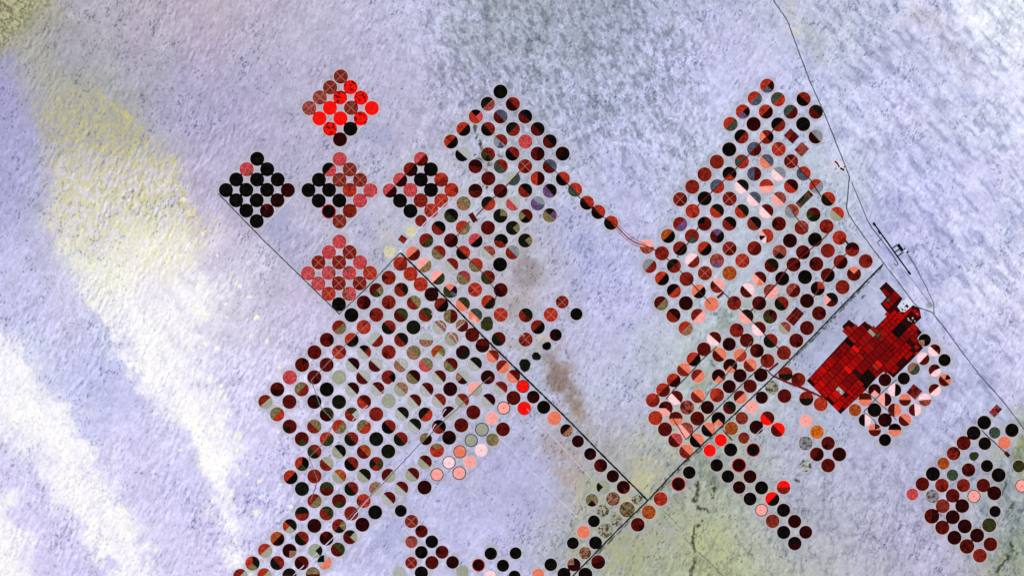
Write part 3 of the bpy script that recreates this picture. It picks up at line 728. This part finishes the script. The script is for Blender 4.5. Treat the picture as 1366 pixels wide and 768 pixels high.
def pieces(x, y, R, code):
    """list of (shape, part name, angle in degrees, material, label or None, scale)"""
    fr = np.random.default_rng(int(x * 131 + y * 977))
    flags = ''.join(ch for ch in code if ch in '*!@#%')
    body = re.sub(r'[*!@#%]', '', code)
    base = body[0]; jit = fr.uniform(-4, 4)
    mk = lambda c: c + ('!' if '!' in flags else '')
    out = [('rag%d' % int(fr.integers(0, 5)) if '%' in flags else 'full', 'crop_cover', jit * 0, field_mat(mk(base)), None, 1.0)]
    rest = body[1:]; first = True; cols = [base]
    while rest:
        if rest[0] == '.': rest = rest[1:]; first = False; continue
        c, dnum = rest[0], int(rest[1]); rest = rest[2:]
        out.append(('half' if first else 'quarter', 'crop_half' if first else 'crop_quarter', DIRA[dnum] + jit, field_mat(mk(c) if first else c), NAMEC[c] + (' half' if first else ' quarter'), 1.0))
        cols.append(c); first = False
    if len(cols) == 1 and '%' not in flags and base in 'mrdsup' and fr.random() < .42:
        out.append(('slice' if fr.random() < .6 else 'half', 'crop_slice', float(fr.uniform(0, 360)), field_mat(NEAR[base] if fr.random() < .4 or base != 'd' else 'm'), None, .995))
        if fr.random() < .3: out[-1] = ('slice', 'crop_slice', out[-1][2], field_mat(NEAR[base]), None, .99)
    elif len(cols) == 2 and fr.random() < .1:
        out.append(('slice', 'crop_slice', float(fr.uniform(0, 360)), field_mat(NEAR[cols[int(fr.integers(0, 2))]]), None, .99))
    if '%' not in flags and base not in 'wz':
        out.append(('verge', 'verge', 0, VERGE_WARM if x > 830 or (y < 200 and x < 520) else VERGE, None, 1.0))
    if '@' in flags: out.append(('rim', 'dark_rim', 0, RIM_DARK, None, 1.0))
    if '#' in flags: out.append(('rim', 'red_rim', 0, RIM_RED, None, 1.0))
    if '*' in flags:
        for a in (45, 135): out.append(('track', 'wheel_track', a + jit, TRACKM, None, 1.0))
    elif len(cols) == 1 and base in 'lifsea' and '%' not in flags:
        out.append(('pivot', 'pivot_pad', 0, PIVOTM, None, 1.0))
    return out, cols, flags

def block(x, y):
    cw = (x - 534) * 330 - (y - 337) * 330                     # > 0 north-east of the long canal
    dn = (y - 667) * 314 + (x - 864) * 315                     # > 0 south-east of the diagonal canal
    if x < 400 and y < 310: return 'in left diamond'
    if y < 198 and x < 512: return 'in scarlet top diamond'
    if x < 504 and y < 307: return 'in middle diamond'
    if x < 612 and y < 300 and x + y < 862 and not (y > 283 and x > 575): return 'in right diamond'
    if x < 506 and 308 < y < 412 and x + y < 876: return 'in lower diamond'
    if x > 1205 and y > 535 and x + y > 1790: return 'in bottom right group'
    if x < 850 and cw > 0 and x + y < 1240: 
        if x > 680 and y > 380: return 'in stray group east of long canal'
        return 'in upper central block' if y < 262 else 'in block north-east of long canal'
    if dn > 0 and x > 750:
        if x > 1120 and y > 425: return 'beside red parcel farm'
        return 'south-east of diagonal canal'
    if x > 850:
        if y < 255: return 'in north of right block'
        if y < 335: return 'in centre of right block'
        if y < 432: return 'in south of right block'
        return 'in wedge above diagonal canal'
    if x > 700 and y > 560: return 'by canal crossing'
    if y > 720 and x > 600: return 'along bottom edge'
    if y > 670 and x > 515: return 'in bottom string of small circles'
    if y < 455: return 'in north of left block'
    if y < 505: return 'in upper middle of left block'
    if y < 560: return 'in middle of left block'
    if y < 630: return 'in lower middle of left block'
    return 'in south of left block'

ORD = ['first', 'second', 'third'] + [None] * 60
def ordn(n):
    if n < 3: return ORD[n]
    return "%dth" % (n + 1) if (n + 1) % 100 in (11, 12, 13) or (n + 1) % 10 not in (1, 2, 3) else "%d%s" % (n + 1, {1: 'st', 2: 'nd', 3: 'rd'}[(n + 1) % 10])

HY = lambda c: NAMEC[c].replace(' ', '-')
def look(cols, flags):
    if len(cols) == 1:
        s = HY(cols[0])
        if '!' in flags: s = 'patchy ' + s
        s += ' circle'
        if '*' in flags: s += ' with crossed tracks'
        if '@' in flags: s += ' with dark rim'
        if '#' in flags: s += ' with red rim'
        return s
    if len(cols) == 2: return "circle split %s and %s" % (HY(cols[0]), HY(cols[1]))
    return "circle of %s, %s and %s" % tuple(HY(c) for c in cols[:3])

entries = []
for (x, y, R, code) in FIELDS:
    pc, cols, flags = pieces(x, y, R, code)
    inframe = -4 < x < 1370 and -4 < y < 772
    entries.append(dict(x=x, y=y, R=R, pc=pc, cols=cols, kind='split' if len(cols) > 1 else 'whole', look=look(cols, flags), blk=block(x, y)))
groups = {}
for e in entries: groups.setdefault((e['look'], e['blk']), []).append(e)
for (lk, bk), es in groups.items():
    es.sort(key=lambda e: (round(e['y']), e['x']))
    for k, e in enumerate(es):
        if len(es) == 1: e['label'] = "%s %s" % (lk, bk)
        else: e['label'] = "%s, %s such from top %s" % (lk, ordn(k), bk)
for kind in ('whole', 'split'):
    sel = [e for e in entries if e['kind'] == kind]
    sel.sort(key=lambda e: (-min(e['R'], 8.9), 0 if 'left block' not in e['blk'] else 1, e['y']))
    for k, e in enumerate(sel): e['single'] = k < 300
    print(kind, len(sel))

def build_single(e):
    cx, cy = px(e['x'], e['y']); r = e['R'] * M
    split = e['kind'] == 'split'
    root = bpy.data.objects.new('split_crop_circle' if split else 'crop_circle', None)
    COL.objects.link(root); root.location = (cx, cy, 0); root.empty_display_size = r
    tag(root, e['label'], 'split crop circle' if split else 'crop circle', 'circular fields split between crops' if split else 'circular fields under a single crop')
    for (shp, part, ang, mat, lab, sc) in e['pc']:
        o = bpy.data.objects.new(part, shape_mesh(shp, part)); COL.objects.link(o)
        o.parent = root; o.rotation_euler = (0, 0, math.radians(ang)); o.scale = (r * sc, r * sc, 1)
        o.material_slots[0].link = 'OBJECT'; o.material_slots[0].material = mat
        if lab: o['label'] = lab
    return root

def build_rest(name, es, label, cat):
    V, F, U, MI, mats = [], [], [], [], []
    for e in es:
        cx, cy = px(e['x'], e['y']); r = e['R'] * M
        for (shp, part, ang, mat, lab, sc) in e['pc']:
            v, f = shape(shp); b0 = len(V); a = math.radians(ang); c, s = math.cos(a), math.sin(a)
            if mat not in mats: mats.append(mat)
            mi = mats.index(mat)
            for (vx, vy, vz) in v:
                V.append((cx + (vx * c - vy * s) * r * sc, cy + (vx * s + vy * c) * r * sc, vz)); U.append((vx, vy))
            for q in f: F.append(tuple(b0 + i for i in q)); MI.append(mi)
    if not V: return
    o = mesh_obj(name, V, F, None)
    m = o.data
    for mt in mats: m.materials.append(mt)
    m.polygons.foreach_set("material_index", np.array(MI, np.int32))
    uvl = m.uv_layers.new(name="local")
    li = np.zeros(len(m.loops), np.int32); m.loops.foreach_get("vertex_index", li)
    uvl.data.foreach_set("uv", np.array(U, np.float32)[li].ravel())
    tag(o, label, cat, kind='stuff')

for e in entries:
    if e['single']: build_single(e)
build_rest('small_crop_circles', [e for e in entries if not e['single'] and e['kind'] == 'whole'], 'remaining smaller circular fields under a single crop, scattered among the blocks', 'crop circles')
build_rest('small_split_crop_circles', [e for e in entries if not e['single'] and e['kind'] == 'split'], 'remaining smaller circular fields split between crops, scattered among the blocks', 'split crop circles')

# ------------------------------------------------------------------ roads, canals, runway
def ribbon(name, pts, wpx, mat, z, label=None, wob=.16):
    P = []
    for (ax, ay), (bx, by) in zip(pts[:-1], pts[1:]):          # resample so the width and line can waver
        n = max(1, int(math.hypot(bx - ax, by - ay) / 3))
        for k in range(n): P.append((ax + (bx - ax) * k / n, ay + (by - ay) * k / n))
    P.append(pts[-1]); P = np.array(P)
    d = np.gradient(P, axis=0) if len(P) > 1 else np.array([[1, 0]])
    d /= np.linalg.norm(d, axis=1)[:, None] + 1e-9
    nrm = np.stack([-d[:, 1], d[:, 0]], 1)
    rr = np.random.default_rng(int(P[0, 0] * 10 + P[0, 1]))
    P = P + nrm * rr.normal(0, wob, (len(P), 1)) * .6
    hw = wpx / 2 * (1 + rr.uniform(-wob, wob, len(P)))
    V, F = [], []
    for k in range(len(P)):
        a = P[k] + nrm[k] * hw[k]; b = P[k] - nrm[k] * hw[k]
        V += [(*px(*a), z), (*px(*b), z), (*px(*a), z - 8), (*px(*b), z - 8)]
    for k in range(len(P) - 1):
        i = 4 * k; j = i + 4
        F += [(i, i + 1, j + 1, j), (i, j, j + 2, i + 2), (i + 1, i + 3, j + 3, j + 1)]
    o = mesh_obj(name, V, F, mat)
    tag(o, label, kind='structure')
    return o
for k, (nm, wd, rgb, pts) in enumerate(ROADS):
    if nm == 'road': wd = wd * 1.22
    ribbon(nm, pts, wd, plain_mat("%s_%d_%d_%d" % (nm, *rgb), rgb, 1 / 200.0, .35), 13 + 0.35 * (k % 12), wob=.05 if nm in ('runway', 'taxiway') else .2)
for k, (wd, pts) in enumerate(TRACKS):
    ribbon('sand_track', pts, wd * .75, plain_mat("track_sand", (209, 210, 232), 1 / 200.0, .08), 4 + .3 * (k % 5), wob=.3)

# ------------------------------------------------------------------ parcel farm and square plots
def to_uv(x, y, o=(1076.4, 507.1)):
    dx, dy = x - o[0], y - o[1]
    return .70 * dx - .714 * dy, .714 * dx + .70 * dy
def from_uv(u, v, o=(1076.4, 507.1)):
    return o[0] + .70 * u + .714 * v, o[1] - .714 * u + .70 * v
OUT = [(1076, 507.5), (1130.6, 448.2), (1123.4, 435), (1132.6, 426.1), (1145.1, 435.7), (1153, 428.4), (1166.9, 437.7), (1185.3, 419.2), (1174.5, 405.2),
       (1182.2, 396.6), (1173, 384.5), (1182.2, 375.7), (1204.2, 398), (1196.9, 408.7), (1202, 416), (1218.5, 407.0), (1226.5, 411), (1229, 424), (1220, 432.4),
       (1230, 443), (1223.5, 450.8), (1231.4, 464), (1212.3, 483.8), (1191.9, 503.6), (1180, 494.3), (1167.5, 505), (1155.5, 519.5), (1121.2, 552)]
def in_poly(x, y, P):
    ins = False
    for k in range(len(P)):
        (ax, ay), (bx, by) = P[k], P[(k + 1) % len(P)]
        if (ay > y) != (by > y) and x < (bx - ax) * (y - ay) / (by - ay) + ax: ins = not ins
    return ins
farm = bpy.data.objects.new("parcel_farm", None); COL.objects.link(farm)
fx0, fy0 = px(1155, 465); farm.location = (fx0, fy0, 0)
tag(farm, "large stepped block of red rectangular parcels beside the right road", "parcel farm")
ctr = Vector((fx0, fy0))
def local_outline(P): return [(px(*p)[0] - fx0, px(*p)[1] - fy0) for p in P]
# image y points down, so a clockwise px outline is wanted counter-clockwise in the world
v_, f_ = prism(local_outline(OUT[::-1]), -2, 4)
mesh_obj("farm_soil", v_, f_, plain_mat("farm_soil", (40, 9, 10), 1 / 120.0, .5), farm)
PC = [plain_mat("parcel_red_%d" % i, c, 1 / 110.0, .28) for i, c in enumerate([(150, 10, 10), (168, 11, 10), (130, 10, 12), (190, 14, 12), (116, 11, 13), (142, 20, 15), (222, 16, 14)])]
PK = plain_mat("parcel_black", (14, 12, 12), amp=.5); PD = plain_mat("parcel_dark", (48, 12, 12), amp=.4)
PO = plain_mat("parcel_olive", (74, 62, 40), amp=.4); PG = plain_mat("parcel_pale", (150, 148, 140), 1 / 60., .35)
SPOTS = [(1157, 505, 10.5, PK), (1132.6, 459, 4.2, PK), (1144, 490, 5, PK), (1200, 443, 8.5, PK), (1196, 436, 5, PK), (1168, 447, 5.5, PO), (1165, 443.5, 3.2, PG), (1118.6, 521, 5.2, PG),
         (1203, 484, 5, PD), (1182, 402, 4.0, PO), (1190, 412, 6.0, PD), (1213, 425, 8, PD), (1220, 425, 5, PK), (1156, 462, 2.5, PK), (1178, 412, 4, PD), (1119, 519, 3.0, PO), (1172, 490, 4.5, plain_mat("parcel_rust", (150, 40, 26)))]
prs = np.random.default_rng(5)
du, dv = 6.05, 12.6
parc_mesh = {}
vlines = []
v = -40.0
while v < 110:
    w_ = dv * (1 + prs.uniform(-.12, .12)); vlines.append((v, v + w_)); v += w_
def add_parcel(uc, vc, hu, hv, mat):
    x, y = from_uv(uc, vc); c, s = .70, .714
    pts = [from_uv(uc - hu, vc - hv), from_uv(uc - hu, vc + hv), from_uv(uc + hu, vc + hv), from_uv(uc + hu, vc - hv)]
    wx_, wy_ = px(x, y)
    out = [(px(*p)[0] - wx_, px(*p)[1] - wy_) for p in pts]
    vv, ff = prism(out, 2, 8 + float(prs.uniform(0, 1.5)))
    return mesh_obj("parcel", vv, ff, mat, farm, (wx_ - fx0, wy_ - fy0, 0))
npar = 0
for vi, (v0, v1) in enumerate(vlines):
    u = -20.0 + prs.uniform(-1, 1)
    while u < 200:
        w_ = du * prs.choice([1, 1, 1, 1.0, 1, 1.35]); uc, vc = u + w_ / 2, (v0 + v1) / 2
        kcol = int(round((u + 20) / du)); gap_u = .95 if kcol % 4 == 0 else .5
        cells = [(uc, vc, (v1 - v0) / 2)]
        if prs.random() < .14: cells = [(uc, v0 + (v1 - v0) * .25, (v1 - v0) / 4), (uc, v0 + (v1 - v0) * .75, (v1 - v0) / 4)]
        for (a_, b_, hv_) in cells:
            x, y = from_uv(a_, b_)
            corners = sum(in_poly(*from_uv(a_ + sa * w_ * .36, b_ + sb * hv_ * .72), OUT) for sa in (-1, 1) for sb in (-1, 1))
            if corners < 3:
                # shrink along the strip until it fits
                ok = False
                for sh in (-1, 1):
                    b2, h2 = b_ + sh * hv_ * .5, hv_ * .5
                    if sum(in_poly(*from_uv(a_ + sa * w_ * .36, b2 + sb * h2 * .72), OUT) for sa in (-1, 1) for sb in (-1, 1)) == 4:
                        b_, hv_, ok = b2, h2, True; break
                if not ok: continue
                x, y = from_uv(a_, b_)
            mat = None
            for (sx, sy, sr, sm) in SPOTS:
                if math.hypot(x - sx, y - sy) < sr: mat = sm; break
            if mat is None:
                br = float(fbm(np.array([a_ / 26.0]), np.array([b_ / 14.0]), 7, 2)[0]) + prs.normal(0, .09)
                mat = PC[[4, 2, 5, 0, 0, 1, 1, 3][int(np.clip((br - .25) * 13, 0, 7))]]
                if prs.random() < .02: mat = PD
                if prs.random() < .015: mat = PC[6]
            add_parcel(a_, b_, max(w_ / 2 - gap_u / 2 - .1, .8), hv_ - (.65 if vi % 2 else .4), mat); npar += 1
        u += w_
print("parcels", npar)

def square_plot(cx, cy, lu, lv, nu, nv, keys, label, ang=0.0, skip=0.0, soil=(70, 30, 26)):
    """lu along the north-east, lv along the south-east, px"""
    wx_, wy_ = px(cx, cy)
    root = bpy.data.objects.new("square_plot", None); COL.objects.link(root); root.location = (wx_, wy_, 0)
    root.rotation_euler = (0, 0, math.radians(45 + ang))
    tag(root, label, "square field", "small square plots among the circles")
    a, b = lu * M / 2, lv * M / 2
    vv, ff = prism([(-a, -b), (a, -b), (a, b), (-a, b)], -2, 10)
    mesh_obj("plot_soil", vv, ff, plain_mat("plot_soil_%d" % soil[0], soil, 1 / 90., .3), root)
    pr = np.random.default_rng(int(cx)); g = .35 * M / 2
    for i in range(nu):
        for j in range(nv):
            if pr.random() < skip: continue
            x0, x1 = -a + 2 * a * i / nu + g, -a + 2 * a * (i + 1) / nu - g
            y0, y1 = -b + 2 * b * j / nv + g, -b + 2 * b * (j + 1) / nv - g
            vv, ff = prism([(x0 - (x0 + x1) / 2, y0 - (y0 + y1) / 2), (x1 - (x0 + x1) / 2, y0 - (y0 + y1) / 2), (x1 - (x0 + x1) / 2, y1 - (y0 + y1) / 2), (x0 - (x0 + x1) / 2, y1 - (y0 + y1) / 2)], 2, 13)
            o = mesh_obj("parcel", vv, ff, field_mat(keys[int(pr.integers(len(keys)))]), root, ((x0 + x1) / 2, (y0 + y1) / 2, 0))
            uvl = o.data.uv_layers.new(name="local")
square_plot(1055.8, 181.5, 13.5, 16, 2, 2, 'rmmr', "brick red square plot touching a similar paler one near the top right block", 2)
square_plot(1069.4, 199.3, 15, 13.5, 3, 3, 'uuru', "paler dusty red square plot below the brick red one", 2, soil=(150, 74, 66))
square_plot(1073, 265.5, 25, 9.5, 7, 2, 'gngj', "dark olive striped rectangular plot between circles", 0, soil=(96, 84, 70))
square_plot(1060.3, 421.8, 22, 14, 2, 3, 'mrmm', "dark red rectangular plot of three strips in the right block", 5, soil=(170, 70, 66))
square_plot(630.9, 290.2, 7, 13, 1, 2, 'mm', "small maroon double plot on the red road in the central block", -12)
square_plot(537, 319, 8.5, 9.5, 1, 1, 'r', "tiny brick red plot above the head of the long canal", 10)
square_plot(1219.6, 522.2, 15, 15, 2, 3, 'rrmr', "red square plot beside circles below the parcel farm", 5)
square_plot(1328, 547.5, 15, 10, 4, 3, 'rmsr', "ragged red plot touching the road at lower right", 3, skip=.3, soil=(120, 60, 52))
square_plot(1343.5, 605.5, 5, 8, 1, 1, 'm', "small maroon plot at the end of a short dark road", 0)
square_plot(961, 393.5, 11, 3.4, 3, 1, 'rr', "narrow red strip plot near the right block's middle", -4)
square_plot(1031.8, 489, 16, 2.8, 4, 1, 'mr', "narrow maroon strip beside the diagonal canal", -5)
square_plot(605, 392.0, 5, 8, 1, 1, 'b', "small slate plot between dark circles along the long canal", 0, soil=(20, 24, 34))

# ------------------------------------------------------------------ airport and compounds
def rect_px(cx, cy, l, w, ang, z0, z1):
    c, s = math.cos(ang), math.sin(ang)
    P = [(cx + a * c - b * s, cy + a * s + b * c) for a, b in ((-l / 2, -w / 2), (-l / 2, w / 2), (l / 2, w / 2), (l / 2, -w / 2))]
    return prism([px(*p) for p in P], z0, z1)
RA = math.atan2(366 - 297.5, 1214.5 - 1165.3)
AP = plain_mat("apron_asphalt", (14, 20, 26), amp=.4)
def struct_rect(name, *a, mat=AP, z0=2, z1=16, label=None):
    v, f = rect_px(*a, z0, z1); o = mesh_obj(name, v, f, mat); tag(o, label, kind='structure'); return o
struct_rect('apron', 1200.8, 330.2, 11.0, 4.4, RA, z1=17.5, label="black apron beside the runway")
struct_rect('taxiway', 1193.6, 328.6, 1.3, 7.2, RA, z1=16.6)
struct_rect('taxiway', 1197.8, 333.4, 1.3, 9.5, RA, z1=16.4)
struct_rect('taxiway', 1201.4, 338.6, 1.3, 9.5, RA, z1=16.8)
struct_rect('runway', 1166.0, 298.6, 4.0, 3.4, RA, z1=19.5, label="widened turning pad at the runway's north end")
struct_rect('runway', 1173.2, 309.5, 4.5, 3.0, RA, z1=19.7)
struct_rect('runway', 1212.7, 363.6, 4.5, 3.0, RA, z1=19.9)
term = bpy.data.objects.new("terminal_building", None); COL.objects.link(term); tx_, ty_ = px(1208.3, 334.6); term.location = (tx_, ty_, 0)
tag(term, "pale airport terminal with dark wings at the end of the apron", "building")
def child_box(name, parent, cx, cy, l, w, ang, z0, z1, mat):
    v, f = rect_px(cx, cy, l, w, ang, z0, z1)
    ox_, oy_ = parent.location.x, parent.location.y
    return mesh_obj(name, [(a - ox_, b - oy_, c) for a, b, c in v], f, mat, parent)
WHT = plain_mat("roof_white", (226, 222, 220)); BLK = plain_mat("roof_black", (20, 20, 30)); GRY = plain_mat("roof_grey", (120, 128, 150))
child_box('roof', term, 1208.2, 334.8, 2.4, 2.6, RA, 2, 30, WHT)
child_box('wing', term, 1210.4, 336.2, 2.0, 3.2, RA, 2, 26, BLK)
child_box('wing', term, 1206.6, 331.4, 1.4, 2.0, RA, 2, 24, BLK)
def compound(cx, cy, pad, blocks, label):
    root = bpy.data.objects.new("compound", None); COL.objects.link(root); wx_, wy_ = px(cx, cy); root.location = (wx_, wy_, 0)
    tag(root, label, "compound", "walled compounds by the road")
    v, f = prism([px(*p) for p in pad[::-1]], -2, 11)
    mesh_obj("yard", [(a - wx_, b - wy_, c) for a, b, c in v], f, plain_mat("yard_white", (212, 216, 230), 1 / 80., .12), root)
    for (bx_, by_, l, w, ang, mt, hh) in blocks: child_box("building", root, bx_, by_, l, w, ang, 2, 12 + hh, mt)
RDR = plain_mat("roof_red", (128, 20, 18), amp=.3)
Q = math.radians(42)
compound(1208, 406, [(1197, 409), (1210.5, 396.5), (1219.5, 405.5), (1207, 416), (1202.5, 415.5)],
    [(1209.7, 408.2, 4.2, 3.4, Q, BLK, 9), (1205.2, 404.9, 2.2, 1.8, Q, GRY, 7), (1201.8, 410.2, 2, 1.6, Q, GRY, 6), (1203.8, 412.9, 3, 2, Q, BLK, 8), (1207.5, 413.5, 1.8, 1.6, Q, BLK, 6), (1206.9, 409.5, 1.4, 1.4, Q, GRY, 7)],
    "white yard with black buildings at the top of the red parcel farm")
compound(1121, 221, [(1111, 214), (1115, 213), (1129, 221), (1129, 227), (1121, 228)],
    [(1115.5, 216.8, 5.5, 2.6, Q, RDR, 5), (1118.5, 221.0, 5, 2.2, math.radians(60), RDR, 5), (1123.4, 225.6, 6, 2.6, math.radians(25), BLK, 7), (1121.8, 218.0, 2.2, 2.0, Q, WHT, 8), (1126.5, 222.6, 2, 2, Q, RDR, 6)],
    "small settlement of red and black blocks against the right road")
compound(533.5, 334.5, [(530.5, 332), (533.5, 331), (537, 336), (533, 338.5)],
    [(532.0, 333.0, 1.8, 1.2, Q, plain_mat("tank_blue", (54, 60, 140)), 8), (531.0, 340.0, 2.6, 1.2, -Q, plain_mat("tank_blue", (54, 60, 140)), 6), (535.5, 332.2, 1.2, 1.0, Q, WHT, 8)],
    "tiny white and blue pumping station at the head of the long canal")
# farmhouse clusters inside the parcel farm: pale blocks and dark trees
for (cx, cy, sd, n) in [(1217, 424, 6.5, 11), (1119, 521, 4.2, 9)]:
    root = bpy.data.objects.new("village", None); COL.objects.link(root); wx_, wy_ = px(cx, cy); root.location = (wx_, wy_, 0)
    tag(root, "pale village blocks among dark plots " + ("at the north-east end of the red parcel farm" if cx > 1200 else "in the south-west of the red parcel farm"), "village", "villages inside the parcel farm")
    pr = np.random.default_rng(int(cx))
    for k in range(n):
        child_box("building", root, cx + pr.uniform(-sd, sd), cy + pr.uniform(-sd, sd), pr.uniform(.9, 2.0), pr.uniform(.8, 1.5), Q, 2, 14 + pr.uniform(0, 5), [PG, PK, PD, PG, WHT][int(pr.integers(5))])
